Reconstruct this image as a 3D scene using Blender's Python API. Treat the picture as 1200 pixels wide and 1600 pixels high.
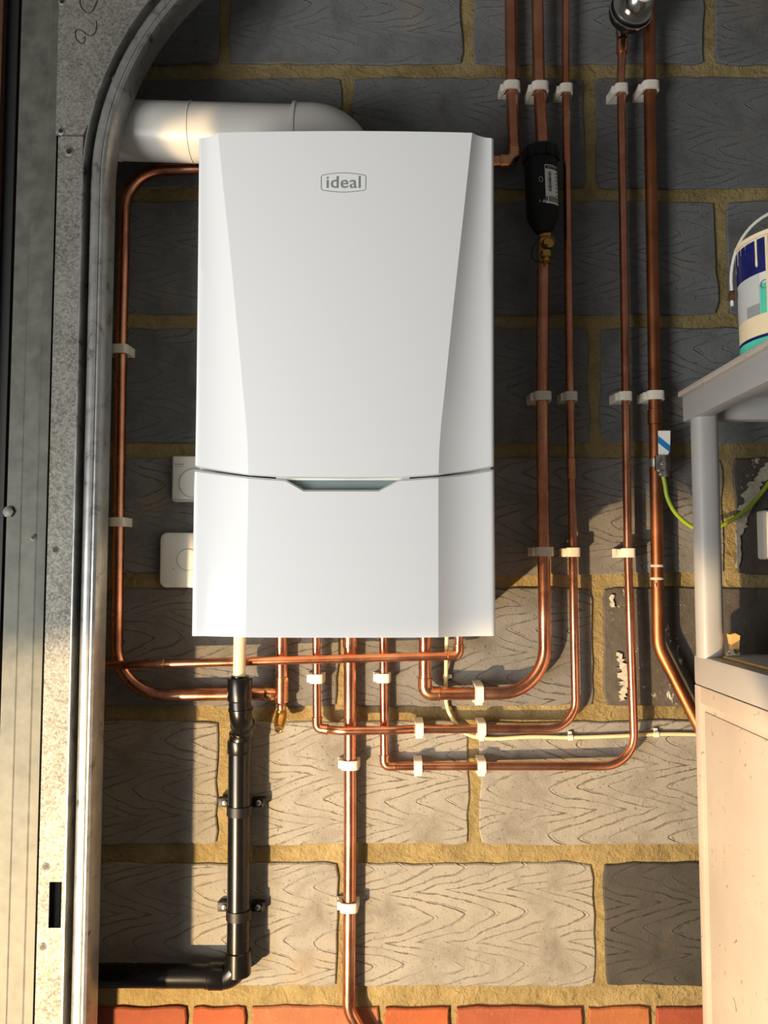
import bpy, bmesh, math, random
from mathutils import Vector, Matrix
random.seed(7)
for o in list(bpy.data.objects):
    bpy.data.objects.remove(o)
scene = bpy.context.scene
COL = scene.collection
R = math.radians

# ------------------------------------------------------------------ camera
F, PITCH, CY = 1300.0, R(3.8), 1.527
cam_d = bpy.data.cameras.new('camera'); cam = bpy.data.objects.new('camera', cam_d)
COL.objects.link(cam)
cam.location = (0, -CY, 0); cam.rotation_euler = (R(90) + PITCH, 0, 0)
cam_d.sensor_fit = 'VERTICAL'; cam_d.sensor_height = 36.0; cam_d.lens = F / 1600 * 36.0
cam_d.clip_start = 0.01
scene.camera = cam

# ------------------------------------------------------------------ world, lights, exposure
w = bpy.data.worlds.new('world'); scene.world = w; w.use_nodes = True
bg = w.node_tree.nodes['Background']
bg.inputs[0].default_value = (1.0, 0.97, 0.93, 1); bg.inputs[1].default_value = 0.135

def light(name, kind, loc, target, energy, color, **kw):
    d = bpy.data.lights.new(name, kind); o = bpy.data.objects.new(name, d); COL.objects.link(o)
    o.location = loc
    o.rotation_euler = (Vector(target) - Vector(loc)).to_track_quat('-Z', 'Y').to_euler()
    d.energy = energy; d.color = color
    for k, v in kw.items(): setattr(d, k, v)
    return o
# daylight entering through the open garage door, left of and behind the camera
light('door_daylight', 'AREA', (-1.75, -2.05, -0.70), (0.05, -0.30, -0.05), 80, (1.0, 0.985, 0.955),
      shape='RECTANGLE', size=1.15, size_y=1.1)
# low golden sun thrown up from the bright drive outside, entering low on the left
light('low_sun', 'SPOT', (-1.22, -1.75, -1.25), (-1.22 + math.sin(R(22)), -1.75 + math.cos(R(22)), -1.25 - math.tan(R(20))), 570, (1.0, 0.70, 0.37),
      spot_size=R(108.8), spot_blend=0.03, shadow_soft_size=0.028)

# sun glinting up between the frame and the boiler onto the flue
gt = Vector((-0.330, -0.170, 0.660)); gd = Vector((0.50, 1.0, 1.02)).normalized()
light('sun_glint', 'AREA', gt - gd * 1.9, gt, 0.06, (1.0, 0.68, 0.34), shape='RECTANGLE', size=0.075, size_y=0.15, spread=R(1.2))

vs = scene.view_settings
vs.view_transform = 'Standard'; vs.look = 'None'; vs.gamma = 1.0; vs.use_curve_mapping = False
vs.exposure = 0.0

# ------------------------------------------------------------------ helpers
def P(px, py, d=0.0):
    """point on the plane d metres in front of the wall seen at photo pixel (px, py)"""
    u, v = (px - 600) / F, (800 - py) / F
    y = math.cos(PITCH) - v * math.sin(PITCH); z = math.sin(PITCH) + v * math.cos(PITCH)
    t = (CY - d) / y
    return Vector((t * u, -d, t * z))
def PX(px, py, d=0.0): return P(px, py, d).x
def PZ(py, d=0.0): return P(600, py, d).z

def lin(c):
    return tuple(((x / 255) / 12.92 if x / 255 <= 0.04045 else ((x / 255 + 0.055) / 1.055) ** 2.4) for x in c)

def origin(o):
    v = Vector((0, 0, 0))
    while o: v += o.location; o = o.parent
    return v

def smooth(me, angle=40):
    for p in me.polygons: p.use_smooth = True
    me.set_sharp_from_angle(angle=R(angle))

class MB:
    """collects faces in world coordinates; build() links them as one mesh object"""
    def __init__(s): s.v = []; s.f = []
    def add(s, verts, faces):
        n = len(s.v); s.v += [Vector(v) for v in verts]; s.f += [tuple(i + n for i in f) for f in faces]; return s
    def box(s, a, b, bev=0.0):
        x0, y0, z0 = [min(a[i], b[i]) for i in range(3)]; x1, y1, z1 = [max(a[i], b[i]) for i in range(3)]
        bm = bmesh.new(); bmesh.ops.create_cube(bm, size=1)
        for v in bm.verts:
            v.co = Vector((x0 + (v.co.x + .5) * (x1 - x0), y0 + (v.co.y + .5) * (y1 - y0), z0 + (v.co.z + .5) * (z1 - z0)))
        if bev: bmesh.ops.bevel(bm, geom=bm.edges[:], offset=bev, segments=2, profile=.6, affect='EDGES')
        return s.bm(bm)
    def bm(s, bm, M=None):
        bm.verts.index_update()
        s.add([(M @ v.co) if M else v.co.copy() for v in bm.verts], [[v.index for v in f.verts] for f in bm.faces]); bm.free(); return s
    def tube(s, pts, r, seg=20, caps=True):
        pts = [Vector(p) for p in pts]; n = len(pts)
        rs = r if isinstance(r, (list, tuple)) else [r] * n
        T = []
        for i in range(n):
            t = (pts[min(i + 1, n - 1)] - pts[max(i - 1, 0)]); T.append(t.normalized())
        up = Vector((0, 0, 1)) if abs(T[0].z) < .9 else Vector((0, 1, 0))
        N = (up - T[0] * up.dot(T[0])).normalized(); vs, fs = [], []
        for i in range(n):
            N = (N - T[i] * N.dot(T[i])).normalized(); B = T[i].cross(N)
            for k in range(seg):
                a = 2 * math.pi * k / seg
                vs.append(pts[i] + (N * math.cos(a) + B * math.sin(a)) * rs[i])
        for i in range(n - 1):
            for k in range(seg):
                k2 = (k + 1) % seg
                fs.append((i * seg + k, i * seg + k2, (i + 1) * seg + k2, (i + 1) * seg + k))
        if caps:
            fs.append(tuple(range(seg - 1, -1, -1))); fs.append(tuple(range((n - 1) * seg, n * seg)))
        return s.add(vs, fs)
    def lathe(s, prof, base, axis, seg=40):
        """prof = [(radius, height along axis)]"""
        axis = Vector(axis).normalized(); base = Vector(base)
        up = Vector((0, 1, 0)) if abs(axis.y) < .9 else Vector((1, 0, 0))
        N = (up - axis * up.dot(axis)).normalized(); B = axis.cross(N); vs, fs = [], []
        for r, h in prof:
            for k in range(seg):
                a = 2 * math.pi * k / seg
                vs.append(base + axis * h + (N * math.cos(a) + B * math.sin(a)) * max(r, 1e-5))
        for i in range(len(prof) - 1):
            for k in range(seg):
                k2 = (k + 1) % seg
                fs.append((i * seg + k, i * seg + k2, (i + 1) * seg + k2, (i + 1) * seg + k))
        fs.append(tuple(range(seg - 1, -1, -1))); n = len(prof); fs.append(tuple(range((n - 1) * seg, n * seg)))
        return s.add(vs, fs)
    def prism(s, poly, f0, f1):
        """poly: list of 2D points, f0/f1: map 2D point -> 3D at each end"""
        n = len(poly)
        vs = [f0(p) for p in poly] + [f1(p) for p in poly]
        fs = [tuple(range(n - 1, -1, -1)), tuple(range(n, 2 * n))]
        for i in range(n):
            j = (i + 1) % n; fs.append((i, j, n + j, n + i))
        return s.add(vs, fs)
    def build(s, name, mat, parent=None, angle=40, at=None, recalc=True):
        o = bpy.data.objects.new(name, None) if False else None
        me = bpy.data.meshes.new(name)
        off = origin(parent) if parent else Vector((0, 0, 0))
        loc = Vector((0, 0, 0))
        if at is not None: loc = Vector(at) - off
        elif parent is None:
            n = len(s.v); c = sum(s.v, Vector()) / n
            loc = Vector((c.x, c.y, min(v.z for v in s.v)))
        sub = off + loc
        me.from_pydata([v - sub for v in s.v], [], s.f)
        if recalc:
            bm = bmesh.new(); bm.from_mesh(me); bmesh.ops.recalc_face_normals(bm, faces=bm.faces[:]); bm.to_mesh(me); bm.free()
        me.materials.append(M[mat] if isinstance(mat, str) else mat)
        smooth(me, angle)
        o = bpy.data.objects.new(name, me); COL.objects.link(o); o.location = loc
        if parent: o.parent = parent
        return o

def tag(o, label=None, cat=None, group=None, kind=None):
    if label: o['label'] = label
    if cat: o['category'] = cat
    if group: o['group'] = group
    if kind: o['kind'] = kind
    return o
def thing(name, loc, label, cat, group=None):
    o = bpy.data.objects.new(name, None); COL.objects.link(o); o.location = loc; o.empty_display_size = .02
    return tag(o, label, cat, group)

def fillet(pts, rad, n=10):
    """polyline with rounded corners; rad a number or a list per inner corner"""
    pts = [Vector(p) for p in pts]; out = [pts[0]]
    for i in range(1, len(pts) - 1):
        a, b, c = pts[i - 1], pts[i], pts[i + 1]
        r = rad[i - 1] if isinstance(rad, (list, tuple)) else rad
        u, v = (a - b).normalized(), (c - b).normalized()
        ang = u.angle(v)
        if r <= 0 or ang > math.pi - .02: out.append(b); continue
        t = min(r / math.tan(ang / 2), (a - b).length * .49 if i > 1 else (a - b).length * .98, (c - b).length * .49 if i < len(pts) - 2 else (c - b).length * .98)
        rr = t * math.tan(ang / 2); cen = b + (u + v).normalized() * (rr / math.sin(ang / 2))
        s0 = b + u * t - cen; s1 = b + v * t - cen; tot = s0.angle(s1)
        for k in range(n + 1):
            q = k / n
            out.append(cen + (s0 * math.sin((1 - q) * tot) + s1 * math.sin(q * tot)) / math.sin(tot))
    out.append(pts[-1]); return out

def text_mb(body, size, place, align='CENTER', extrude=0.0, spacing=1.0):
    """built-in font text; place(x, y, h) maps text coordinates to the world"""
    cu = bpy.data.curves.new('text', 'FONT'); cu.body = body; cu.size = size; cu.align_x = align; cu.align_y = 'CENTER'
    cu.extrude = extrude; cu.space_character = spacing; cu.resolution_u = 4
    ob = bpy.data.objects.new('text', cu); COL.objects.link(ob)
    bpy.context.view_layer.update(); dg = bpy.context.evaluated_depsgraph_get()
    me = bpy.data.meshes.new_from_object(ob.evaluated_get(dg))
    m = MB(); m.add([place(v.co.x, v.co.y, v.co.z) for v in me.vertices], [tuple(p.vertices) for p in me.polygons])
    bpy.data.objects.remove(ob); bpy.data.meshes.remove(me); bpy.data.curves.remove(cu)
    return m

# ------------------------------------------------------------------ materials
M = {}
class NT:
    def __init__(s, name):
        s.m = bpy.data.materials.new(name); s.m.use_nodes = True; s.t = s.m.node_tree; s.b = s.t.nodes['Principled BSDF']; M[name] = s.m
    def n(s, typ, **kw):
        x = s.t.nodes.new(typ)
        for k, v in kw.items(): setattr(x, k, v)
        return x
    def l(s, a, b): s.t.links.new(a, b)
    def math(s, op, a, b=None, c=None, clamp=False):
        x = s.n('ShaderNodeMath', operation=op, use_clamp=clamp)
        for i, q in enumerate((a, b, c)):
            if q is None: continue
            if isinstance(q, (int, float)): x.inputs[i].default_value = q
            else: s.l(q, x.inputs[i])
        return x.outputs[0]
    def noise(s, scale, detail=4, rough=.55, vec=None, dist=0.0):
        x = s.n('ShaderNodeTexNoise'); x.inputs['Scale'].default_value = scale; x.inputs['Detail'].default_value = detail
        x.inputs['Roughness'].default_value = rough; x.inputs['Distortion'].default_value = dist
        if vec is not None: s.l(vec, x.inputs['Vector'])
        return x
    def ramp(s, fac, stops):
        x = s.n('ShaderNodeValToRGB'); e = x.color_ramp.elements
        while len(e) < len(stops): e.new(.5)
        for i, (p, c) in enumerate(stops):
            e[i].position = p; e[i].color = (*c, 1) if len(c) == 3 else c
        s.l(fac, x.inputs[0]); return x.outputs[0]
    def mix(s, fac, a, b, mode='MIX'):
        x = s.n('ShaderNodeMix', data_type='RGBA', blend_type=mode)
        for i, q in ((0, fac), (6, a), (7, b)):
            if isinstance(q, (int, float)): x.inputs[i].default_value = q
            elif isinstance(q, tuple): x.inputs[i].default_value = (*q, 1)
            else: s.l(q, x.inputs[i])
        return x.outputs[2]
    def bump(s, h, strength, dist, nrm=None):
        x = s.n('ShaderNodeBump'); x.inputs['Strength'].default_value = strength; x.inputs['Distance'].default_value = dist
        s.l(h, x.inputs['Height'])
        if nrm is not None: s.l(nrm, x.inputs['Normal'])
        return x.outputs[0]
    def out(s, col=None, rough=None, normal=None, metal=None, **kw):
        b = s.b
        for key, q in (('Base Color', col), ('Roughness', rough), ('Metallic', metal), ('Normal', normal)):
            if q is None: continue
            if isinstance(q, tuple): b.inputs[key].default_value = (*q, 1)
            elif isinstance(q, (int, float)): b.inputs[key].default_value = q
            else: s.l(q, b.inputs[key])
        for k, v in kw.items(): b.inputs[k.replace('_', ' ')].default_value = v
        return s.m

def plain(name, rgb, rough=.5, metal=0.0, var=.06, scale=30, **kw):
    t = NT(name); c = lin(rgb); tc = t.n('ShaderNodeTexCoord')
    nz = t.noise(scale, 4, .6, tc.outputs['Object'])
    col = t.ramp(nz.outputs[0], [(.3, tuple(x * (1 - var) for x in c)), (.7, tuple(min(1, x * (1 + var)) for x in c))])
    rg = t.math('ADD', t.math('MULTIPLY', nz.outputs[0], .12), rough - .06)
    return t.out(col, rg, None, metal, **kw)

plain('white_gloss', (232, 233, 232), .16, var=.004, scale=4, Coat_Weight=.25, Coat_Roughness=.05)
plain('white_plastic', (226, 222, 212), .42, var=.03)
plain('flue_white', (182, 180, 174), .35, var=.03, scale=8)
plain('clip_white', (216, 209, 195), .45, var=.05, scale=60)
plain('box_white', (205, 203, 196), .4, var=.02)
plain('condensate_white', (190, 178, 156), .4, var=.03)
plain('black_plastic', (13, 12, 11), .27, var=.15, Specular_IOR_Level=.38)
plain('black_matt', (16, 16, 17), .5, var=.15, Specular_IOR_Level=.35)
plain('badge_grey', (138, 140, 136), .35, var=.03)
plain('recess_grey', (120, 134, 134), .4, var=.03)
plain('dark_gap', (40, 42, 44), .7)
plain('brass', (196, 158, 84), .28, 1.0, var=.12, scale=60)
plain('chrome', (190, 188, 180), .2, 1.0, var=.06)
plain('steel_screw', (225, 222, 214), .3, 1.0)
plain('label_white', (240, 238, 230), .5, var=.02)
plain('ink_black', (24, 24, 26), .6)
plain('ink_white', (206, 206, 202), .6)
plain('marker_ink', (16, 15, 14), .6)
plain('tag_blue', (28, 124, 190), .5, var=.25, scale=700)
plain('cable_cream', (214, 194, 150), .45, var=.06)
plain('cable_green', (150, 176, 44), .4, var=.12)
plain('unit_grey', (158, 156, 152), .42, var=.04, scale=12)
plain('bucket_white', (214, 212, 204), .4, var=.05)
plain('bucket_cream', (236, 216, 176), .5, var=.05)
plain('bucket_navy', (26, 32, 92), .4, var=.25, scale=40)
plain('bucket_teal', (84, 200, 168), .4, var=.1)
plain('bucket_label_grey', (196, 197, 192), .4, var=.03)
plain('bucket_grey', (150, 152, 150), .4, var=.05)
plain('wood', (196, 158, 98), .65, var=.2, scale=60)
plain('timber_dark', (72, 44, 28), .7, var=.3)
plain('rubber', (16, 16, 17), .6)
plain('board_blue_grey', (168, 176, 184), .45, var=.06, scale=14)
plain('white_paint', (176, 168, 152), .7, var=.25, scale=160)

def copper(name, c0, c1, rough, spots=0.0, spotc=(96, 120, 96)):
    t = NT(name); tc = t.n('ShaderNodeTexCoord')
    n1 = t.noise(14, 5, .6, tc.outputs['Object'], .4); n2 = t.noise(160, 3, .6, tc.outputs['Object'])
    col = t.ramp(n1.outputs[0], [(.32, lin(c0)), (.68, lin(c1))])
    if spots:
        f = t.math('MULTIPLY', t.math('GREATER_THAN', n1.outputs[0], .62), t.math('GREATER_THAN', n2.outputs[0], .62))
        col = t.mix(t.math('MULTIPLY', f, spots), col, lin(spotc))
    rg = t.math('ADD', t.math('MULTIPLY', n1.outputs[0], .22), rough - .08)
    t.out(col, rg, t.bump(n2.outputs[0], .12, .001), 1.0)
copper('copper', (186, 116, 86), (222, 160, 128), .24)
copper('copper_old', (138, 84, 56), (172, 110, 74), .40, .8)
copper('copper_solder', (198, 130, 92), (230, 170, 128), .24)

def galv():
    t = NT('galvanised'); tc = t.n('ShaderNodeTexCoord')
    v = t.n('ShaderNodeTexVoronoi'); v.inputs['Scale'].default_value = 330; t.l(tc.outputs['Object'], v.inputs['Vector'])
    n1 = t.noise(9, 6, .65, tc.outputs['Object'], .5); n2 = t.noise(120, 5, .7, tc.outputs['Object'])
    g = t.n('ShaderNodeSeparateColor'); t.l(v.outputs['Color'], g.inputs[0])
    f = t.math('ADD', t.math('MULTIPLY', g.outputs[0], .30), t.math('ADD', t.math('MULTIPLY', n1.outputs[0], .5), t.math('MULTIPLY', n2.outputs[0], .35)))
    col = t.ramp(f, [(.34, lin((78, 75, 67))), (.52, lin((110, 108, 99))), (.75, lin((134, 132, 124)))])
    rg = t.math('ADD', t.math('MULTIPLY', f, -.25), .62)
    t.out(col, t.math('ADD', rg, .12), t.bump(n2.outputs[0], .12, .001), .25)
galv()
plain('galvanised_dull', (88, 88, 80), .6, .35, var=.28, scale=34)
def track_mat():
    t = NT('track_steel'); tc = t.n('ShaderNodeTexCoord')
    n1 = t.noise(30, 6, .7, tc.outputs['Object'], .6); n2 = t.noise(120, 4, .6, tc.outputs['Object'])
    col = t.ramp(n1.outputs[0], [(.28, lin((60, 57, 52))), (.42, lin((150, 150, 147))), (.7, lin((176, 176, 172)))])
    t.out(col, .36, t.bump(n2.outputs[0], .1, .001), .7)
track_mat()

def cabinet_mat():
    t = NT('cabinet_cream'); tc = t.n('ShaderNodeTexCoord')
    n1 = t.noise(46, 6, .72, tc.outputs['Object'], 1.2); n2 = t.noise(6, 4, .6, tc.outputs['Object'])
    base = t.ramp(n2.outputs[0], [(.3, lin((170, 159, 145))), (.7, lin((183, 172, 159)))])
    sc = t.math('MULTIPLY', t.math('GREATER_THAN', n1.outputs[0], .63), t.math('GREATER_THAN', n2.outputs[0], .44))
    t.out(t.mix(t.math('MULTIPLY', sc, .75), base, lin((104, 84, 66))), .42)
cabinet_mat()

def block_mat():
    """scored concrete block: nested zig-zag comb grooves, pits, chalky wear; object colour = the block's own colour"""
    t = NT('concrete_block'); tc = t.n('ShaderNodeTexCoord'); oi = t.n('ShaderNodeObjectInfo')
    sep = t.n('ShaderNodeSeparateXYZ'); t.l(tc.outputs['Object'], sep.inputs[0])
    rnd = oi.outputs['Random']
    off = t.n('ShaderNodeVectorMath', operation='ADD'); cmb = t.n('ShaderNodeCombineXYZ')
    t.l(t.math('MULTIPLY', rnd, 37.0), cmb.inputs[0]); t.l(t.math('MULTIPLY', rnd, 17.0), cmb.inputs[2])
    t.l(tc.outputs['Object'], off.inputs[0]); t.l(cmb.outputs[0], off.inputs[1]); V = off.outputs[0]
    nl = t.noise(7, 2, .5, V); nm = t.noise(28, 3, .5, V); nf = t.noise(210, 5, .65, V); nb = t.noise(11, 5, .65, V, .3); nh = t.noise(75, 3, .5, V)
    per = .043
    zz = t.math('ADD', sep.outputs[2], t.math('ADD', t.math('MULTIPLY', rnd, 3.1), t.math('MULTIPLY', t.math('SUBTRACT', nl.outputs[0], .5), .05)))
    tri = t.math('DIVIDE', t.math('PINGPONG', zz, per), per)               # 0..1..0
    # rounded on one turn, sharp on the other
    tri2 = t.math('SUBTRACT', 1.0, t.math('POWER', t.math('SUBTRACT', 1.0, tri), 1.45))
    sgn = t.math('SUBTRACT', t.math('MULTIPLY', t.math('GREATER_THAN', rnd, .35), 2.0), 1.0)
    x = t.math('MULTIPLY', sep.outputs[0], sgn)
    s = t.math('ADD', t.math('ADD', x, 10.0), t.math('ADD', t.math('MULTIPLY', tri2, .140), t.math('MULTIPLY', t.math('SUBTRACT', nm.outputs[0], .5), .014)))
    sp = .054
    dist = t.math('PINGPONG', s, sp / 2)                                  # 0 .. sp/2
    line = t.math('SUBTRACT', 1.0, t.math('DIVIDE', dist, .0022), clamp=True)
    keep = t.ramp(nb.outputs[0], [(.40, (0, 0, 0)), (.58, (1, 1, 1))])
    groove = t.math('MULTIPLY', line, keep)
    # a burr thrown up beside each groove
    d2 = t.math('ABSOLUTE', t.math('SUBTRACT', dist, .0048))
    burr = t.math('MULTIPLY', t.math('MULTIPLY', t.math('SUBTRACT', 1.0, t.math('DIVIDE', d2, .0026), clamp=True), keep), t.math('GREATER_THAN', nh.outputs[0], .5))
    pit = t.ramp(nf.outputs[0], [(.30, (1, 1, 1)), (.36, (0, 0, 0))])
    groove = t.math('MULTIPLY', groove, oi.outputs['Alpha']); burr = t.math('MULTIPLY', burr, oi.outputs['Alpha'])
    h = t.math('SUBTRACT', t.math('ADD', t.math('MULTIPLY', burr, .55), t.math('MULTIPLY', nf.outputs[0], .42)), t.math('ADD', groove, t.math('MULTIPLY', pit, .4)))
    nrm = t.bump(h, .8, .0030)
    c = oi.outputs['Color']
    var = t.ramp(nb.outputs[0], [(.28, (.62, .60, .57)), (.48, (.95, .95, .95)), (.70, (1.12, 1.11, 1.08))])
    col = t.mix(1.0, c, var, 'MULTIPLY')
    spk = t.ramp(nf.outputs[0], [(.25, (.55, .52, .48)), (.42, (1, 1, 1)), (.9, (1, 1, 1))])
    col = t.mix(.7, col, spk, 'MULTIPLY')
    col = t.mix(t.math('MULTIPLY', groove, .2), col, lin((74, 66, 54)))        # scoring tinted slightly darker and browner
    col = t.mix(t.math('MULTIPLY', t.ramp(nl.outputs[0], [(.58, (0, 0, 0)), (.72, (1, 1, 1))]), .22), col, lin((150, 122, 74)))
    t.out(col, .9, nrm, Specular_IOR_Level=.25)
block_mat()
def stained_block_mat():
    """tarred blocks with chalky plaster left on them"""
    t = NT('stained_block'); tc = t.n('ShaderNodeTexCoord'); oi = t.n('ShaderNodeObjectInfo')
    V = tc.outputs['Object']
    n1 = t.noise(9, 6, .7, V, .6); n2 = t.noise(60, 5, .7, V); n3 = t.noise(22, 6, .75, V, 1.5)
    col = t.ramp(n2.outputs[0], [(.3, lin((30, 28, 26))), (.7, lin((78, 72, 66)))])
    col = t.mix(.5, col, oi.outputs['Color'])
    pl = t.math('MULTIPLY', t.ramp(n3.outputs[0], [(.56, (0, 0, 0)), (.60, (1, 1, 1))]), t.ramp(n1.outputs[0], [(.5, (0, 0, 0)), (.56, (1, 1, 1))]))
    col = t.mix(pl, col, lin((206, 198, 180)))
    h = t.math('ADD', t.math('MULTIPLY', pl, .7), t.math('MULTIPLY', n2.outputs[0], .8))
    t.out(col, .75, t.bump(h, .9, .004))
stained_block_mat()
def mortar_mat():
    t = NT('mortar'); tc = t.n('ShaderNodeTexCoord'); V = tc.outputs['Object']
    n1 = t.noise(9, 5, .6, V); n2 = t.noise(140, 5, .7, V); n3 = t.noise(40, 4, .6, V, .8)
    col = t.ramp(n1.outputs[0], [(.3, lin((122, 107, 72))), (.55, lin((146, 129, 90))), (.75, lin((158, 144, 108)))])
    col = t.mix(.5, col, t.ramp(n3.outputs[0], [(.3, (.6, .56, .5)), (.55, (1, 1, 1))]), 'MULTIPLY')
    h = t.math('ADD', t.math('MULTIPLY', n2.outputs[0], .5), n3.outputs[0])
    t.out(col, .95, t.bump(h, 1.0, .008), Specular_IOR_Level=.15)
mortar_mat()
def brick_mat():
    t = NT('red_brick'); tc = t.n('ShaderNodeTexCoord'); oi = t.n('ShaderNodeObjectInfo'); V = tc.outputs['Object']
    n1 = t.noise(16, 5, .6, V); n2 = t.noise(150, 4, .7, V)
    col = t.mix(1.0, oi.outputs['Color'], t.ramp(n1.outputs[0], [(.3, (.72, .66, .6)), (.6, (1, 1, 1))]), 'MULTIPLY')
    col = t.mix(t.ramp(n2.outputs[0], [(.66, (0, 0, 0)), (.72, (.6, .6, .6))]), col, lin((214, 176, 130)))
    t.out(col, .85, t.bump(n2.outputs[0], .6, .002))
brick_mat()

# ------------------------------------------------------------------ the wall: mortar bed, scored blocks, brick footing
XL, XR = PX(-260, 800), PX(1560, 800)
wall = MB()
nx, nz = 60, 60
z0, z1 = PZ(1760), PZ(-230)
vsx = []
for j in range(nz + 1):
    for i in range(nx + 1):
        vsx.append((XL + (XR - XL) * i / nx, random.uniform(-.0012, .0012), z0 + (z1 - z0) * j / nz))
wall.add(vsx, [(j * (nx + 1) + i, j * (nx + 1) + i + 1, (j + 1) * (nx + 1) + i + 1, (j + 1) * (nx + 1) + i) for j in range(nz) for i in range(nx)])
wall.add([(XL, .1, z0), (XR, .1, z0), (XR, .1, z1), (XL, .1, z1)], [(0, 1, 2, 3)])
wall_o = tag(wall.build('wall_back', 'mortar', None, recalc=False), 'grey scored concrete block wall with ochre mortar joints', None, None, 'structure')

def masonry(x0, x1, za, zb, name, mat, color, proud, corner=.008, jit=.0022, step=.028, score=1.0):
    cx, cz = (x0 + x1) / 2, (za + zb) / 2; w2, h2 = (x1 - x0) / 2, (zb - za) / 2
    per = []
    def edge(a, b, nrm):
        L = (Vector(b) - Vector(a)).length; n = max(2, int(L / step))
        ph = random.uniform(0, 6)
        for k in range(n):
            q = (k + .5) / n
            j = random.uniform(-jit, jit) + math.sin(q * 5 + ph) * jit * .6
            per.append((a[0] + (b[0] - a[0]) * q + nrm[0] * j, a[1] + (b[1] - a[1]) * q + nrm[1] * j))
    c = corner
    edge((-w2 + c, -h2), (w2 - c, -h2), (0, 1)); per.append((w2 - c * random.uniform(.2, .5), -h2 + c * random.uniform(.2, .5)))
    edge((w2, -h2 + c), (w2, h2 - c), (1, 0)); per.append((w2 - c * random.uniform(.2, .5), h2 - c * random.uniform(.2, .5)))
    edge((w2 - c, h2), (-w2 + c, h2), (0, 1)); per.append((-w2 + c * random.uniform(.2, .5), h2 - c * random.uniform(.2, .5)))
    edge((-w2, h2 - c), (-w2, -h2 + c), (1, 0)); per.append((-w2 + c * random.uniform(.2, .5), -h2 + c * random.uniform(.2, .5)))
    n = len(per); tx, tz = random.uniform(-.003, .003), random.uniform(-.004, .004)
    f = lambda p, k, y: Vector((cx + p[0] * k[0], y + (p[0] * tx + p[1] * tz), cz + p[1] * k[1]))
    kin = (1 - .0022 / w2, 1 - .0022 / h2)
    m = MB()
    m.add([f(p, (1, 1), .012) for p in per] + [f(p, (1, 1), -proud + .0022) for p in per] + [f(p, kin, -proud) for p in per],
          [(i, (i + 1) % n, n + (i + 1) % n, n + i) for i in range(n)] + [(n + i, n + (i + 1) % n, 2 * n + (i + 1) % n, 2 * n + i) for i in range(n)] + [tuple(range(2 * n, 3 * n))])
    o = m.build(name, mat, wall_o, 35, at=(cx, 0, cz)); o.color = (*color, score)
    return o

blk = {}
beds = [-82, 113, 306, 503, 704, 908, 1116, 1331, 1552]
perps = [[-30, 352, 731, 1107, 1480],
         [-215, 165, 543, 922, 1300],
         [-10, 368, 748, 1127, 1500],
         [-215, 163, 545, 929, 1310],
         [-15, 368, 752, 1138, 1520],
         [-235, 150, 537, 934, 1325],
         [-50, 350, 740, 1138, 1530],
         [-260, 142, 537, 936, 1335]]
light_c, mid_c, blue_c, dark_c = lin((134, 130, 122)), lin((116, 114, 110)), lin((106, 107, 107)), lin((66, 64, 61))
for r in range(8):
    ya, yb = beds[r], beds[r + 1]; ymid = (ya + yb) / 2
    top, bot = PZ(ya + 11), PZ(yb - (11 if r < 5 else 13))
    if r == 7: bot = PZ(yb - 13)
    if r == 7: top = PZ(ya + 17)
    edges = perps[r]
    for k in range(len(edges) - 1):
        a, b = PX(edges[k] + 9, ymid), PX(edges[k + 1] - 9, ymid)
        c = {0: blue_c, 1: blue_c, 2: blue_c, 3: blue_c, 4: mid_c, 5: mid_c, 6: light_c, 7: light_c}[r]  # upper rows darker: the weaker light up there is put into the colour
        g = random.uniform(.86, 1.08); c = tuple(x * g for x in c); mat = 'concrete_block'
        if (r, k) == (7, 3): c = dark_c
        if (r, k) in ((5, 3), (4, 3)): c = lin((92, 84, 74)); mat = 'stained_block'
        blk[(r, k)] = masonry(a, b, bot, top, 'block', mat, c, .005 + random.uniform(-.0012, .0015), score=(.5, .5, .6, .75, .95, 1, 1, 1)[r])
def smear(block, pts, seed):
    rd = random.Random(seed); L, Rr = [], []
    for (x, y, w_) in pts:
        L.append((x - w_ * rd.uniform(.25, 1.4), y + rd.uniform(-2, 2))); Rr.append((x + w_ * rd.uniform(.25, 1.4), y + rd.uniform(-2, 2)))
    poly_ = L + Rr[::-1]
    MB().prism(poly_, lambda p: P(p[0], p[1], .0092), lambda p: P(p[0], p[1], .004)).build('plaster_smear', 'white_paint', block)['label'] = 'smear of chalky white plaster'
if True:
    e = lambda a, b, n_: [(a[0] + (b[0] - a[0]) * k / n_, a[1] + (b[1] - a[1]) * k / n_, a[2] + (b[2] - a[2]) * k / n_) for k in range(n_ + 1)]
    smear(blk[(4, 3)], e((1206, 722, 9), (1172, 772, 12), 14) + e((1170, 776, 12), (1155, 830, 8), 14) + e((1155, 834, 6), (1153, 888, 3), 10), 3)
    smear(blk[(5, 3)], e((966, 1018, 3), (978, 1060, 12), 16) + e((980, 1062, 11), (972, 1094, 4), 14), 5)
    smear(blk[(5, 3)], e((955, 928, 3), (957, 948, 7), 6), 8)
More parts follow.
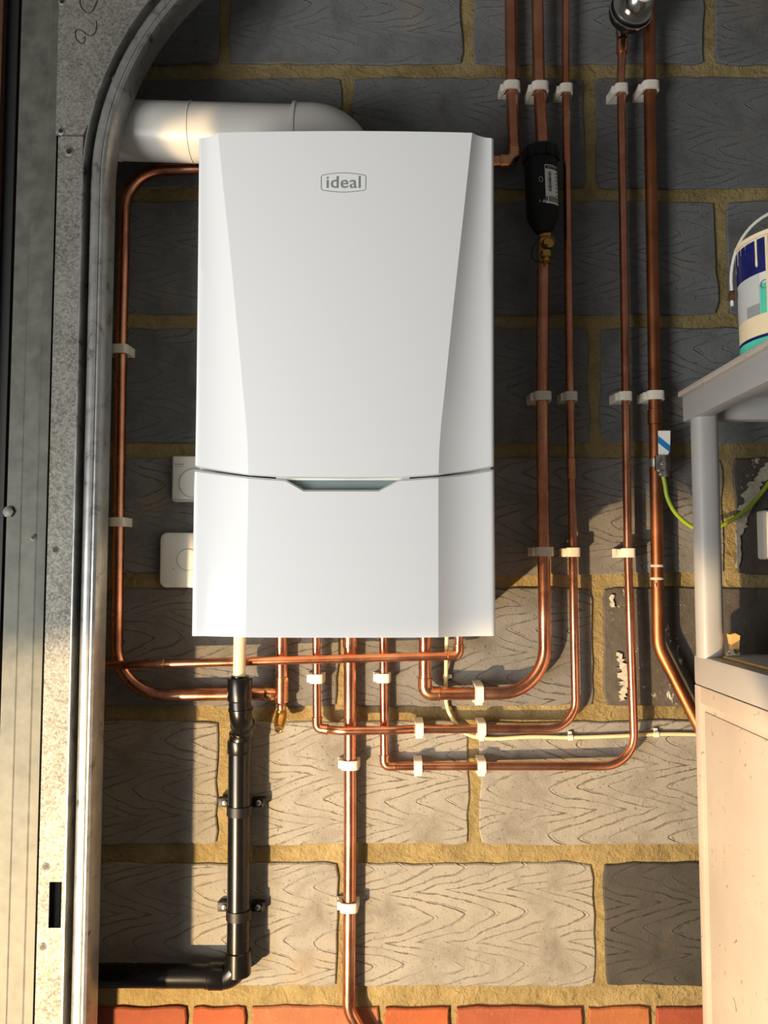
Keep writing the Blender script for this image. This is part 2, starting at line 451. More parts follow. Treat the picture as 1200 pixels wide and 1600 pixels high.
# brick footing (headers and stretchers)
bj = [-120, 85, 297, 388, 597, 707, 914, 1019, 1228, 1330]
bcols = [(int(c[0] * .74), int(c[1] * .82), int(c[2] * .86)) for c in [(176, 84, 52), (170, 74, 40), (196, 88, 42), (198, 112, 72), (206, 96, 46), (192, 92, 58), (204, 110, 60), (190, 84, 52), (196, 92, 50)]]
for k in range(len(bj) - 1):
    masonry(PX(bj[k] + 5, 1600), PX(bj[k + 1] - 5, 1600), PZ(1632), PZ(1571), 'brick', 'red_brick', lin(bcols[k]), .006 + random.uniform(-.001, .003), .004, .0018, .02)
for k in range(7):
    masonry(PX(-20 + k * 208 + 5, 1680), PX(-20 + (k + 1) * 208 - 5, 1680), PZ(1706), PZ(1644), 'brick', 'red_brick', lin(bcols[(k + 4) % 9]), .006, .004, .0018, .02)

# unseen side reveal, added to keep light from leaking behind the door frame
tag(MB().box((PX(-700, 900, .19), -.1899, z0), (PX(62, 900, .19), -.001, z1)).build('light_block_left', 'mortar'), 'unseen masonry reveal added behind the steel door frame to block light', None, None, 'structure')

# ------------------------------------------------------------------ garage door frame and track
DT = .226
Zb = PZ(1720, DT)
lipx = lambda px, d=DT: PX(px, 900, d)
track = thing('garage_door_track', (lipx(115), -.21, Zb), 'galvanised steel garage door track curving over at the top', 'door track')
zc = PZ(280, DT); Rl = 503 / (F / (CY - DT)) * 1.0
x_lip = lipx(111); cx = x_lip + Rl
path = [(Vector((x_lip, 0, Zb)), Vector((1, 0, 0)))]
for k in range(9):
    path.append((Vector((x_lip, 0, Zb + (zc - Zb) * (k + 1) / 9)), Vector((1, 0, 0))))
for k in range(1, 25):
    a = R(68) * k / 24
    path.append((Vector((cx - Rl * math.cos(a), 0, zc + Rl * math.sin(a))), Vector((math.cos(a), 0, -math.sin(a)))))
def sweep(prof, name, mat, parent):
    m = MB(); n = len(prof); vv = []
    for c, nn in path:
        for a, d in prof: 
            q = c + nn * a; vv.append((q.x, -d, q.z))
    fs = [(i * n + k, i * n + (k + 1) % n, (i + 1) * n + (k + 1) % n, (i + 1) * n + k) for i in range(len(path) - 1) for k in range(n)]
    fs += [tuple(range(n - 1, -1, -1)), tuple(range((len(path) - 1) * n, len(path) * n))]
    m.add(vv, fs); return m.build(name, mat, parent, 35)
mm = .001
sweep([(0, .1815), (0, .2235), (1.2 * mm, .226), (3.2 * mm, .226), (4.4 * mm, .2235), (4.4 * mm, .1815)], 'track_lip', 'track_steel', track)
sweep([(4.4 * mm, .1815), (4.4 * mm, .1835), (13 * mm, .1835), (13 * mm, .1815)], 'track_back', 'track_steel', track)
sweep([(12.6 * mm, .1815), (12.6 * mm, .212), (13.6 * mm, .218), (16 * mm, .2225), (20 * mm, .2250), (25 * mm, .2255), (29.5 * mm, .2245), (29.9 * mm, .2225), (30.6 * mm, .2225), (31 * mm, .225), (34 * mm, .2258), (38 * mm, .2235),
       (40.5 * mm, .217), (41.5 * mm, .208), (41.5 * mm, .1815)], 'roller_rail', 'track_steel', track)
# mounting plate (lower), with its slot, and the corner plate above it
dp = .2215
xs, xe = lipx(71), x_lip
zs = PZ(212, dp)
m = MB(); slot = (PX(66 + 1, 1413, dp) , PX(83, 1413, dp), PZ(1450, dp), PZ(1378, dp))
slot_x0 = xs + (xe - xs) * .42; slot_x1 = xs + (xe - xs) * .90
m.box((xs, -dp, Zb), (xe, -.2185, slot[2])); m.box((xs, -dp, slot[3]), (xe, -.2185, zs - .001))
m.box((xs, -dp, slot[2]), (slot_x0, -.2185, slot[3])); m.box((slot_x1, -dp, slot[2]), (xe, -.2185, slot[3]))
m.build('mounting_plate', 'galvanised', track)
MB().box((slot_x0 - .012, -.1930, slot[2] - .06), (x_lip + .002, -.1902, slot[3] + .06)).build('slot_shade', 'rubber', track)  # black sheet stands for the shade inside the slot and stops light leaks
poly = [(xs - .004, zs + .0012), (x_lip + .001, zs + .0012)]
for k in range(0, 25):
    a = R(68) * k / 24; z = zc + Rl * math.sin(a)
    if z > zs + .01: poly.append((cx - Rl * math.cos(a) + .001, z))
poly.append((xs - .004, poly[-1][1]))
MB().prism(poly, lambda p: Vector((p[0], -.2235, p[1])), lambda p: Vector((p[0], -.2195, p[1]))).build('corner_plate', 'galvanised', track)
# folded jamb sheet left of the seam
prof = [(lipx(69.0, .219), .206), (lipx(69.0, .219), .2175), (lipx(56, .219), .2175), (lipx(52, .219), .2150), (lipx(30, .215), .2120), (lipx(26, .215), .2085), (lipx(6, .21), .2065), (lipx(3, .21), .200), (lipx(3, .21), .190), (lipx(84, .21), .190), (lipx(84, .21), .206)]
MB().prism(prof, lambda p: Vector((p[0], -p[1], Zb)), lambda p: Vector((p[0], -p[1], z1))).build('jamb_sheet', 'galvanised_dull', track, 20)
for (px, py, rr, dd) in ((95, 205, .0042, .2235), (108, 237, .005, dp), (97, 3, .004, .2235), (86, 860, .004, dp), (71, 1355, .0042, dp), (66, 1480, .0042, dp), (179, 121, .0035, .2105), (52, 840, .0035, .2175)):
    c = P(px, py, dd + .001)
    r_ = MB().lathe([(rr * 1.5, -.002), (rr * 1.5, .0006), (rr, .0018), (rr * .4, .0022)], c + Vector((0, .0012, 0)), (0, -1, 0), 16).build('rivet', 'galvanised', track)
    MB().lathe([(rr * .85, 0), (rr * .85, .0004)], c + Vector((0, -.0009, 0)), (0, -1, 0), 14).build('rivet_hole', 'ink_black', r_)
c = P(14, 800, .2085)
MB().lathe([(.009, 0), (.009, .004), (.006, .006)], c, (0, -1, 0), 6).build('bolt', 'galvanised', track)
# hand-written marker figures "20", written sideways
two = [(150, 32), (151, 44), (147, 53), (140, 56), (134, 53), (128, 48), (122, 46), (118, 50), (119, 60), (125, 67), (130, 68), (133, 62), (132, 57)]
zero = [(150, 6), (144, 18), (136, 20), (128, 13), (125, 4), (128, -8), (138, -14), (148, -8), (152, 0), (149, 8)]
def stroke(pts):
    pp = [P(x, y, .2237) for x, y in pts]; out = []
    for i in range(len(pp) - 1):
        p0, p1, p2, p3 = pp[max(i - 1, 0)], pp[i], pp[i + 1], pp[min(i + 2, len(pp) - 1)]
        for k in range(6):
            q = k / 6
            out.append(.5 * ((2 * p1) + (p2 - p0) * q + (2 * p0 - 5 * p1 + 4 * p2 - p3) * q * q + (3 * p1 - p0 - 3 * p2 + p3) * q ** 3))
    return out + [pp[-1]]
for s_ in (two, zero):
    MB().tube(stroke(s_), .00075, 6).build('marker_figure', 'marker_ink', track)['label'] = 'black hand-written marker figure'
# black strip standing for the shade in the gap, and timber edge at far left
ws = MB().box((PX(-14, 900, .2), -.2, Zb), (lipx(2.4, .2), -.188, z1)).build('gap_shade_strip', 'rubber')
tag(ws, 'black strip standing for the dark gap at the left edge beside the steel frame', 'dark gap')
tj = MB().box((PX(-90, 900, .2), -.215, Zb), (PX(-16, 900, .2), -.186, z1), .002).build('trim_1', 'timber_dark')
tag(tj, 'brown timber edge of the door opening', None, None, 'structure')

# ------------------------------------------------------------------ boiler
def interp(tab, x):
    if x <= tab[0][0]: return tab[0][1]
    for (a, b), (c_, d_) in zip(tab, tab[1:]):
        if x <= c_: return b + (d_ - b) * (x - a) / (c_ - a)
    return tab[-1][1]
DF = .325
cl = [(205, 340.5), (294, 349), (398, 360), (515, 371), (619, 380.5), (660, 384.5), (700, 387), (740, 388), (800, 387.5), (860, 386), (996, 384)]
cr = [(205, 738), (355, 722), (472, 709), (619, 694), (660, 689.5), (700, 686.5), (743, 685), (996, 685)]
ol = [(205, 312), (728, 303.5), (737, 302), (996, 298.5)]
orr = [(205, 771), (728, 773), (996, 775)]
tabZ = lambda t: sorted([(PZ(a, DF), PX(b, a, DF)) for a, b in t])
CLZ, CRZ = tabZ(cl), tabZ(cr)
OLZ, ORZ = sorted([(PZ(a, DF), PX(b, a, .302)) for a, b in ol]), sorted([(PZ(a, DF), PX(b, a, .302)) for a, b in orr])
ZT, ZB = PZ(207.5, DF), PZ(996, DF)
NW = 9
def col_point(u, z):
    """u in [-1,1]: |u|<=.6 centre face, beyond: wing; |u|>1: rounded outer return"""
    l, r, a, b = interp(CLZ, z), interp(CRZ, z), interp(OLZ, z), interp(ORZ, z)
    if abs(u) <= .6:
        q = u / .6
        return l + (r - l) * (q + 1) / 2, .330 - .005 * q * q
    s = min(1, (abs(u) - .6) / .4)
    wdt = (l - a) if u < 0 else (b - r)
    drop = .0235 * min(1, (wdt / .075)) ** .55
    dep = .325 - drop * (1 - (1 - s) ** 2.3)
    x = l - (l - a) * s if u < 0 else r + (b - r) * s
    if abs(u) > 1:
        e = abs(u) - 1; sg = -1 if u < 0 else 1
        rr = .006; ang = min(e, 1.0) * math.pi / 2
        x = x - sg * rr + sg * rr * math.sin(ang); dep = dep - rr + rr * math.cos(ang)
        if e > 1: dep = .285
    elif s > .90:
        sg = -1 if u < 0 else 1; x = x - sg * .006 * (s - .90) / .10
    return x, dep
wing = [.6 + .4 * k / NW for k in range(1, NW + 1)]
ret = [1.25, 1.5, 1.75, 2.0, 3.0]
cen_u = sorted(set([round(-.6 + 1.2 * k / 24, 4) for k in range(25)]))
US_up = [-x for x in reversed(ret)] + [-x for x in reversed(wing)] + cen_u + wing + ret
# lower panel: columns run exactly through the corners of the hand notch
def u_of_px(px, py):
    X = PX(px, py, .328); z = PZ(py, .328); l, r = interp(CLZ, z), interp(CRZ, z)
    return .6 * (2 * (X - l) / (r - l) - 1)
notch = [u_of_px(446, 752), u_of_px(475, 768), u_of_px(592, 768), u_of_px(624, 752)]
cen2 = sorted([u for u in cen_u if min(abs(u - q) for q in notch) > .012] + notch)
US_lo = [-x for x in reversed(ret)] + [-x for x in reversed(wing)] + cen2 + wing + ret
zu_px = [(303, 727), (340, 733.5), (385, 740), (450, 744.5), (545, 745.5), (625, 744.5), (687, 740), (735, 734), (773, 727)]
zl_px = [(299, 736), (340, 742), (385, 747.5), (446, 752), (475, 768), (592, 768), (624, 752), (687, 747.5), (735, 742), (775, 735)]
def bound(tab, u, clampx=True):
    z = PZ(745, DF); x, d = col_point(u, z)
    px = 600 + x / PX(601, 745, d)                        # pixel column of this point
    return PZ(interp(tab, px), d)
boiler = thing('boiler', (0.0, -.16, ZB), 'white wall-hung gas boiler with tapered glossy front panel', 'boiler')
m = MB(); NR = 26; n = len(US_up); vv = []
for u in US_up:
    zb_ = bound(zu_px, u)
    for j in range(NR + 1):
        z = ZT + (zb_ - ZT) * j / NR; x, d = col_point(u, z); vv.append((x, -d, z))
    x, d = col_point(u, zb_); vv.append((x, -max(d - .004, .283), zb_ - .0012)); vv.append((x, -.283, zb_ - .0012))
S = NR + 3
fs = [(i * S + j, i * S + j + 1, (i + 1) * S + j + 1, (i + 1) * S + j) for i in range(n - 1) for j in range(S - 1)]
# top cap
fs.append(tuple(i * S for i in range(n)))
m.add(vv, fs); up = m.build('upper_panel', 'white_gloss', boiler, 24)
m = MB(); n = len(US_lo); vv = []; NR2 = 12
for u in US_lo:
    zt_ = bound(zl_px, u)
    x, d = col_point(u, zt_)
    vv.append((x, -.283, zt_ + .0035)); vv.append((x, -max(d - .012, .283), zt_ + .0035)); vv.append((x, -max(d - .0055, .283), zt_ + .0030))
    for j in range(NR2 + 1):
        z = zt_ + (ZB - zt_) * j / NR2; x, d = col_point(u, z); vv.append((x, -d, z))
    vv.append((x, -.283, ZB))
S = NR2 + 5
fs = [(i * S + j, i * S + j + 1, (i + 1) * S + j + 1, (i + 1) * S + j) for i in range(n - 1) for j in range(S - 1)]
m.add(vv, fs); lo = m.build('lower_panel', 'white_gloss', boiler, 24)
# casing behind the panels
cz0, cz1 = ZB + .004, ZT - .004
a0, a1 = max(x for z, x in OLZ), min(x for z, x in ORZ)
MB().box((a0 + .003, -.284, cz0), (a1 - .003, -.008, cz1), .002).build('casing', 'white_plastic', boiler)
rp = MB().box((PX(430, 757, .312), -.314, PZ(770, .312)), (PX(640, 757, .312), -.286, PZ(750.6, .312))).build('hand_recess', 'recess_grey', boiler)
rp['label'] = 'grey hand recess'
MB().box((PX(432, 748, .312), -.318, PZ(750.5, .316)), (PX(640, 748, .312), -.286, PZ(744.8, .316)), .0008).build('recess_lip', 'white_plastic', up)
# badge
cxp, cyp = 536.5, 285.5
def front(px, py, lift=.0):
    z = PZ(py, .3295); l, r = interp(CLZ, z), interp(CRZ, z); X = PX(px, py, .3295)
    q = 2 * (X - l) / (r - l) - 1
    return Vector((X, -(.330 - .005 * q * q) - lift, z))
out = []
for k in range(0, 13):
    q = k / 12; out.append((503.5 + 66 * q, 274.0 - 3.6 * math.sin(math.pi * q)))
out2 = [(571.5, 276.5), (571.5, 295)]
for k in range(0, 13):
    q = k / 12; out2.append((569.5 - 66 * q, 297.5 + 3.0 * math.sin(math.pi * q)))
out2 += [(501.8, 295), (501.8, 276.5)]
loop = [front(x, y, .0001) for x, y in out + out2]; loop.append(loop[0].copy())
b_ = MB().tube(loop, .00055, 6, False).build('badge_outline', 'badge_grey', up)
sc = 1 / F * (CY - .33)
def put(x, y, h): 
    v = front(cxp, cyp + .5, .0); q = Vector((v.x + x, 0, v.z + y)); 
    z = q.z; l, r = interp(CLZ, z), interp(CRZ, z); s = 2 * (q.x - l) / (r - l) - 1
    return Vector((q.x, -(.330 - .005 * s * s) - .0004 - h, q.z))
tm = text_mb('ideal', .0262, lambda x, y, h: put(x * 1.03, y, h), extrude=.0005, spacing=1.06)
tm.build('badge_lettering', 'badge_grey', up)['label'] = 'grey lettering reading ideal'

# ------------------------------------------------------------------ flue
DFL = .13
fl = thing('flue_pipe', P(320, 205, DFL), 'white round flue pipe running left from the boiler top behind the track', 'flue')
A = P(20, 199, DFL); Bp = P(468, 212, DFL); rf = .0495
MB().tube([A, A.lerp(Bp, .5), Bp], rf, 40).build('pipe', 'flue_white', fl)
dirn = (Bp - A).normalized()
# elbow turning down into the boiler top
E0 = P(460, 211.5, DFL); elb = fillet([E0, P(541, 214, DFL), Vector((P(541, 214, DFL).x, -DFL, ZT - .002))], .062, 16)
MB().tube(elb, .0525, 40).build('elbow', 'flue_white', fl)
MB().lathe([(.0525, 0), (.0545, .001), (.0545, .006), (.0525, .007)], E0 - dirn * .002, dirn, 40).build('socket_ring', 'flue_white', fl)
for px_ in (184, 300):
    MB().lathe([(rf, 0), (rf + .0012, .001), (rf + .0012, .002), (rf, .003)], A.lerp(Bp, (px_ - 20) / 448), dirn, 40).build('seam_ring', 'flue_white', fl)

# ------------------------------------------------------------------ copper pipework
def run(label, segs, r, bend, mat='copper', base=None, fittings=(), cat='pipe', group=None):
    """segs: [(px, py, d)] corner points; bend radius per inner corner"""
    pts = [P(*s) for s in segs]
    for v, s in zip(pts, segs):
        if s[1] == 968: v.z = ZB + .003
    line = fillet(pts, bend)
    t = thing('copper_pipe', min(pts, key=lambda v: v.z), label, cat, group)
    MB().tube(line, r, 22).build('tube', mat, t)
    for kind, args in fittings:
        if kind == 'elbow':                                    # capillary elbow at an inner corner
            i = args; b = pts[i]; u, v = (pts[i - 1] - b).normalized(), (pts[i + 1] - b).normalized(); L = r * 2.3
            e = fillet([b + u * L, b, b + v * L], r * 1.25, 8)
            MB().tube(e, r + .0013, 22).build('elbow', 'copper_solder', t)
            for w_ in (u, v):
                c0 = b + w_ * (L * .93)
                MB().lathe([(r + .0008, 0), (r + .0021, .0008), (r + .0021, .003), (r + .0008, .0038)], c0, w_, 22).build('solder_ring', 'copper_solder', t)
        if kind == 'sleeve':                                   # straight coupling between two pixels
            (xa, ya, da), (xb, yb, db) = args[0], args[1]; a, b = P(xa, ya, da), P(xb, yb, db); w_ = (b - a); L = w_.length
            R2 = r + (args[2] if len(args) > 2 else .0014)
            MB().lathe([(r, 0), (R2, .001), (R2, L * .5), (R2, L - .001), (r, L)], a, w_, 22).build('coupling', 'copper_solder' if len(args) < 4 else args[3], t)
    return t
r15, r22 = .0076, .0111
# run 1: from the ceiling, behind the boiler, down the left and back to the tee below the boiler
t1 = run('copper pipe left of the black filter looping behind the boiler to its left side',
    [(796, -150, .03), (799, 130, .03), (804, 252, .03), (196, 266, .03), (189, 560, .03), (181, 1087, .03), (428, 1084, .03)],
    r22, [0, .014, .075, 0, .088], fittings=[('elbow', 2)])
tee = t1
MB().tube([Vector((PX(440, 990, .03), -.03, ZB + .003)), P(440, 1062, .03)], .0104, 22).build('riser', 'copper', t1)
MB().lathe([(.0095, 0), (.0120, .001), (.0120, .0450), (.0098, .0465)], P(440, 1098, .03), (0, 0, 1), 24).build('tee', 'copper_solder', t1)
MB().lathe([(.0113, 0), (.0120, .001), (.0120, .014), (.0098, .020)], P(414, 1084, .03), (1, 0, 0), 24).build('tee_branch', 'copper_solder', t1)
dc = thing('drain_cock', P(437, 1142, .035), 'small brass drain cock hanging under the copper tee', 'valve')
MB().lathe([(.0070, 0), (.0078, -.001), (.0078, -.014), (.0070, -.015)], P(440, 1097, .03), (0, 0, 1), 22).build('tail', 'copper_solder', dc)
MB().tube([P(439, 1110, .03), P(439.5, 1118, .03), P(437, 1131, .040), P(436, 1138, .050)], [.0092, .0104, .0102, .0078], 22).build('body', 'brass', dc)
MB().lathe([(.0078, 0), (.0078, .004), (.0052, .004), (.0052, -.006)], P(436, 1138, .050), (-.05, -1, -.45), 22).build('spout', 'brass', dc)
MB().lathe([(.0052, 0), (.0052, .0008)], P(436, 1138, .0535), (-.05, -1, -.45), 18).build('spout_hole', 'ink_black', dc)

# run 2: the pipe that carries the black filter
run('short copper pipe coming down into the top of the black filter', [(837, -150, .045), (842, 130, .045), (848, 240, .045)], r22, 0)
run('copper pipe below the black filter bending left under the boiler',
    [(849, 385, .045), (847, 620, .045), (852, 1083, .045), (664, 1084, .042), (664, 968, .042)], r22, [0, .080, .014],
    fittings=[('elbow', 3)])
# run 3
run('slim copper pipe right beside the black filter, bending left to pass over the two risers',
    [(884, -150, .034), (884, 130, .034), (889, 500, .034), (895, 860, .034), (900, 1139, .034), (690, 1139, .033), (650, 1139, .036), (612, 1141, .053), (530, 1142, .053), (512, 1140, .034), (495.5, 1138, .031), (494.5, 968, .031)],
    r15, [0, 0, 0, .050, 0, .04, .04, .04, 0, .011], fittings=[('elbow', 10), ('sleeve', ((892.6, 716, .034), (893.4, 750, .034)))])
# run 4
run('slim copper pipe under the round grey valve, bending left as the lowest run',
    [(972, 64, .040), (970, 130, .040), (976, 500, .040), (981, 860, .040), (992, 1197, .040), (601, 1197, .024), (599, 968, .024)],
    r15, [0, 0, 0, .055, .011], fittings=[('elbow', 5), ('sleeve', ((972, 64, .04), (971.5, 84, .04), .003))])
# run 5
r5 = run('old dull copper pipe at the far right bending away behind the storage unit',
    [(1013, -150, .040), (1015, 130, .040), (1021, 500, .040), (1024, 700, .040), (1029, 1010, .040), (1100, 1150, .040), (1130, 1220, .040)],
    r22, [0, 0, 0, .07, 0], 'copper_old', fittings=[('sleeve', ((1023, 640, .04), (1023.5, 664, .04), .0018, 'copper_old'))])
for yy in (886, 906):
    c = P(1027, yy, .04)
    MB().lathe([(r22, 0), (r22 + .0007, .0012), (r22 + .0007, .0032), (r22, .0045)], c, (0, 0, 1), 22).build('paint_ring', 'white_paint', r5)
MB().tube([P(1024, 912, .052), P(1024, 918, .0523)], [.0016, .0006], 8).build('paint_drip', 'white_paint', r5)
MB().tube([P(1020, 468, .0515), P(1020, 476, .0515)], [.0026, .0018], 8).build('verdigris_spot', 'bucket_teal', r5) if False else None
# gas pipe
run('copper gas pipe dropping straight from the boiler centre to the brick footing',
    [(547, 968, .026), (547, 1300, .026), (545, 1578, .026), (585, 1650, .026), (640, 1720, .026)], r22, [0, .05, 0],
    fittings=[('sleeve', ((547, 985, .026), (547, 1012, .026), .0018))])
# front overflow pipe crossing all the risers
run('slim copper pipe running level in front of the risers below the boiler',
    [(60, 1043, .060), (250, 1037, .0595), (717, 1024.5, .0590), (717, 968, .0590)], r15, [0, .010],
    fittings=[('elbow', 2), ('sleeve', ((244, 1037.3, .0595), (257, 1036.9, .0595)))])

# ------------------------------------------------------------------ pipe clips
def clip(px, py, d, r, label, horiz=False, wide=.016, tabl=True, group='white pipe clips'):
    c = P(px, py, d)
    ax = Vector((1, 0, 0)) if horiz else Vector((0, 0, 1)); ac = Vector((0, 0, 1)) if horiz else Vector((1, 0, 0))
    t = thing('pipe_clip', Vector((c.x, 0, c.z)), label, 'clip', group)
    base = Vector((c.x, 0, c.z)); ro, th = r + .0048, .0040
    def loop(rr, foot):
        pts = [(-rr - foot, .004), (-rr - foot * .6, d * .55)]
        for k in range(0, 15):
            a = math.pi - math.pi * k / 14
            ex = 2 / 3.2
            ca, sa = math.cos(a), math.sin(a)
            pts.append((math.copysign(abs(ca) ** ex, ca) * rr, d + (abs(sa) ** ex) * (rr - .0005)))
        pts += [(rr + foot * .15, d * .5), (rr + foot * .3, .004)]
        return pts
    o_, i_ = loop(ro, .006 if tabl else .002), loop(ro - th, .004 if tabl else .001)
    m = MB(); h = wide / 2; nn = len(o_); vv = []
    for sgn in (-1, 1):
        for q in o_: vv.append(base + ac * q[0] + Vector((0, -q[1], 0)) + ax * sgn * h)
        for q in i_: vv.append(base + ac * q[0] + Vector((0, -q[1], 0)) + ax * sgn * h)
    fs = []
    for k in range(nn - 1):
        fs += [(k, k + 1, nn + k + 1, nn + k), (2 * nn + k, 2 * nn + k + 1, 3 * nn + k + 1, 3 * nn + k),
               (k, k + 1, 2 * nn + k + 1, 2 * nn + k), (nn + k, nn + k + 1, 3 * nn + k + 1, 3 * nn + k)]
    for k in (0, nn - 1): fs.append((k, nn + k, 3 * nn + k, 2 * nn + k))
    m.add(vv, fs); bo = m.build('strap', 'clip_white', t, 45)
    lug = base + ac * (-(ro + .002)) ; 
    a = lug - ac * .003 - ax * (h * .85) + Vector((0, -d * 1.02 - .002, 0)); b = lug + ac * .003 + ax * (h * .85) + Vector((0, -d * .55, 0))
    MB().box(a, b, .0008).build('latch', 'clip_white', bo)
    a = base - ac * (ro) - ax * (h * .95); b = base + ac * (ro) + ax * (h * .95) + Vector((0, -max(d - r - .0005, .006), 0))
    MB().box(a, b, .0008).build('foot', 'clip_white', t)
    return t
W = 'white plastic clip '
for (x, y, d, r, l) in (
    (799, 138, .03, r22, 'on the leftmost upright pipe, top row above the boiler side'),
    (843, 139, .045, r22, 'directly above the black filter, top row'),
    (884, 141, .034, r15, 'on the slim pipe beside the filter, top row'),
    (970, 141, .040, r15, 'just below the round grey valve, top row'),
    (1015, 138, .040, r22, 'on the old dull pipe, top row'),
    (847, 620, .045, r22, 'on the pipe nearest the boiler, middle row'),
    (891, 620, .034, r15, 'on the second pipe from the boiler, middle row'),
    (976, 620, .040, r15, 'on the third pipe from the boiler, middle row'),
    (1023, 619, .040, r22, 'on the old dull pipe, just above the earth clamp'),
    (850, 862, .045, r22, 'on the pipe nearest the boiler, row level with its lower panel'),
    (895, 863, .034, r15, 'on the second pipe from the boiler, row level with its lower panel'),
    (981, 864, .040, r15, 'on the third pipe from the boiler, row level with its lower panel'),
    (495, 1060, .031, r15, 'on the slim riser left of the gas pipe, under the boiler'),
    (599, 1059, .0243, r15, 'on the slim riser right of the gas pipe, under the boiler'),
    (547, 1194, .026, r22, 'upper one on the gas pipe, below the crossing pipe'),
    (545.5, 1415, .026, r22, 'lowest of all, near the foot of the gas pipe'),
    (189, 547, .03, r22, 'upper one on the pipe left of the boiler'),
    (185, 816, .03, r22, 'lower one on the pipe left of the boiler')):
    clip(x, y, d, r, W + l)
for (x, y, d, r, l) in (
    (748, 1083, .0435, r22, 'on the thick bend nearest the boiler underside'),
    (655, 1138, .035, r15, 'left one on the middle level pipe'),
    (752, 1138, .033, r15, 'right one on the middle level pipe, above the cream cable'),
    (653, 1197, .026, r15, 'left one on the lowest level pipe'),
    (752, 1197, .030, r15, 'right one on the lowest level pipe')):
    clip(x, y, d, r, W + l, True, .0145)

# ------------------------------------------------------------------ condensate waste: white pipe into black plastic
cw = thing('condensate_pipe', P(374, 1062, .080), 'short white plastic pipe dropping from the boiler into the black waste', 'pipe')
MB().tube([Vector((PX(375, 990, .08), -.08, ZB + .003)), P(373.5, 1072, .080)], .0108, 24).build('tube', 'condensate_white', cw)
wp = thing('waste_pipe', P(372, 1530, .045), 'black plastic waste pipe dropping under the boiler and turning left', 'pipe')
MB().lathe([(.0150, 0), (.0150, -.003), (.0205, -.003), (.0212, -.005), (.0212, -.040), (.0200, -.043)], P(375, 1056, .080), (0, 0, 1), 32).build('socket', 'black_plastic', wp)
MB().tube(fillet([P(375, 1096, .080), P(376, 1118, .080), P(380, 1140, .050), P(374, 1160, .045)], [.03, .02], 8), .0195, 28).build('offset_bend', 'black_plastic', wp)
for (x, y, d, ax) in ((376, 1108, .080, (0, .15, -1)), (379, 1132, .060, (0, .8, -1)), (377, 1146, .048, (0, .3, -1))):
    MB().lathe([(.0195, -.003), (.0212, -.002), (.0212, .002), (.0195, .003)], P(x, y, d), ax, 28).build('bend_rib', 'black_plastic', wp)
MB().lathe([(.0198, 0), (.0216, -.0015), (.0216, -.022), (.0205, -.0235)], P(374.5, 1156, .045), (0, 0, 1), 32).build('collar', 'black_plastic', wp)
MB().tube([P(374.5, 1160, .045), P(372, 1500, .045)], .0195, 32).build('upright_tube', 'black_plastic', wp)
MB().lathe([(.0198, 0), (.0220, -.002), (.0220, -.040), (.0200, -.0415)], P(372.5, 1484, .045), (0, 0, 1), 32).build('elbow_collar', 'black_plastic', wp)
MB().tube(fillet([P(372, 1486, .045), P(371, 1526, .045), P(322, 1525, .045)], .026, 12), .0205, 28).build('elbow', 'black_plastic', wp)
MB().lathe([(.0205, 0), (.0220, .002), (.0220, .026), (.0200, .028)], P(351, 1525, .045), (-1, 0, 0), 32).build('elbow_collar', 'black_plastic', wp)
MB().tube([P(345, 1525, .045), P(40, 1523, .045)], .0195, 32).build('level_tube', 'black_plastic', wp)
for (y, l, xc) in ((1252, 'black plastic bracket with two screws, upper one on the black waste pipe', 374), (1414, 'black plastic bracket with two screws, lower one on the black waste pipe', 373)):
    c = P(xc, y, .045); br = thing('pipe_bracket', Vector((c.x, 0, c.z)), l, 'bracket', 'waste pipe brackets')
    cc = P(xc, y + 10, .045)
    sa = MB().lathe([(.0196, .0), (.0218, .0005), (.0218, .0165), (.0196, .017)], cc - Vector((0, 0, .0125)), (0, 0, 1), 32).build('strap', 'black_matt', br)
    for sgn, tx in ((-1, 353), (1, 405)):
        q = P(tx - (374 - xc), y, .012)
        MB().box((q.x - .0125, -.022, q.z - .0085), (q.x + .0125, -.006, q.z + .0085), .0035).build('tab', 'black_matt', br)
        s_ = MB().lathe([(.0052, 0), (.0052, .0014), (.0034, .0026)], Vector((q.x, -.0222, q.z)), (0, -1, 0), 16).build('screw', 'steel_screw', br)
        MB().box((q.x - .0022, -.0252, q.z - .0005), (q.x + .0022, -.0245, q.z + .0005)).box((q.x - .0005, -.0252, q.z - .0022), (q.x + .0005, -.0245, q.z + .0022)).build('screw_slot', 'ink_black', s_)

# ------------------------------------------------------------------ cream cable and its little clips
cab = [(698, 978, .05), (698, 1000, .045), (697, 1050, .02), (697, 1094, .012), (704, 1118, .012), (716, 1135, .012), (735, 1149, .012), (770, 1154, .012), (830, 1151, .012), (891, 1152, .012), (960, 1150, .012), (1025, 1147, .012), (1075, 1147, .012), (1140, 1149, .012)]
def spline(pts, n=8):
    out = []
    for i in range(len(pts) - 1):
        p0, p1, p2, p3 = pts[max(i - 1, 0)], pts[i], pts[i + 1], pts[min(i + 2, len(pts) - 1)]
        for k in range(n):
            q = k / n
            out.append(.5 * ((2 * p1) + (p2 - p0) * q + (2 * p0 - 5 * p1 + 4 * p2 - p3) * q * q + (3 * p1 - p0 - 3 * p2 + p3) * q ** 3))
    return out + [pts[-1]]
co = MB().tube(spline([P(*q) for q in cab]), .0036, 12).build('electric_cable', 'cable_cream')
tag(co, 'cream electric cable drooping from the boiler and running right along the wall', 'cable')
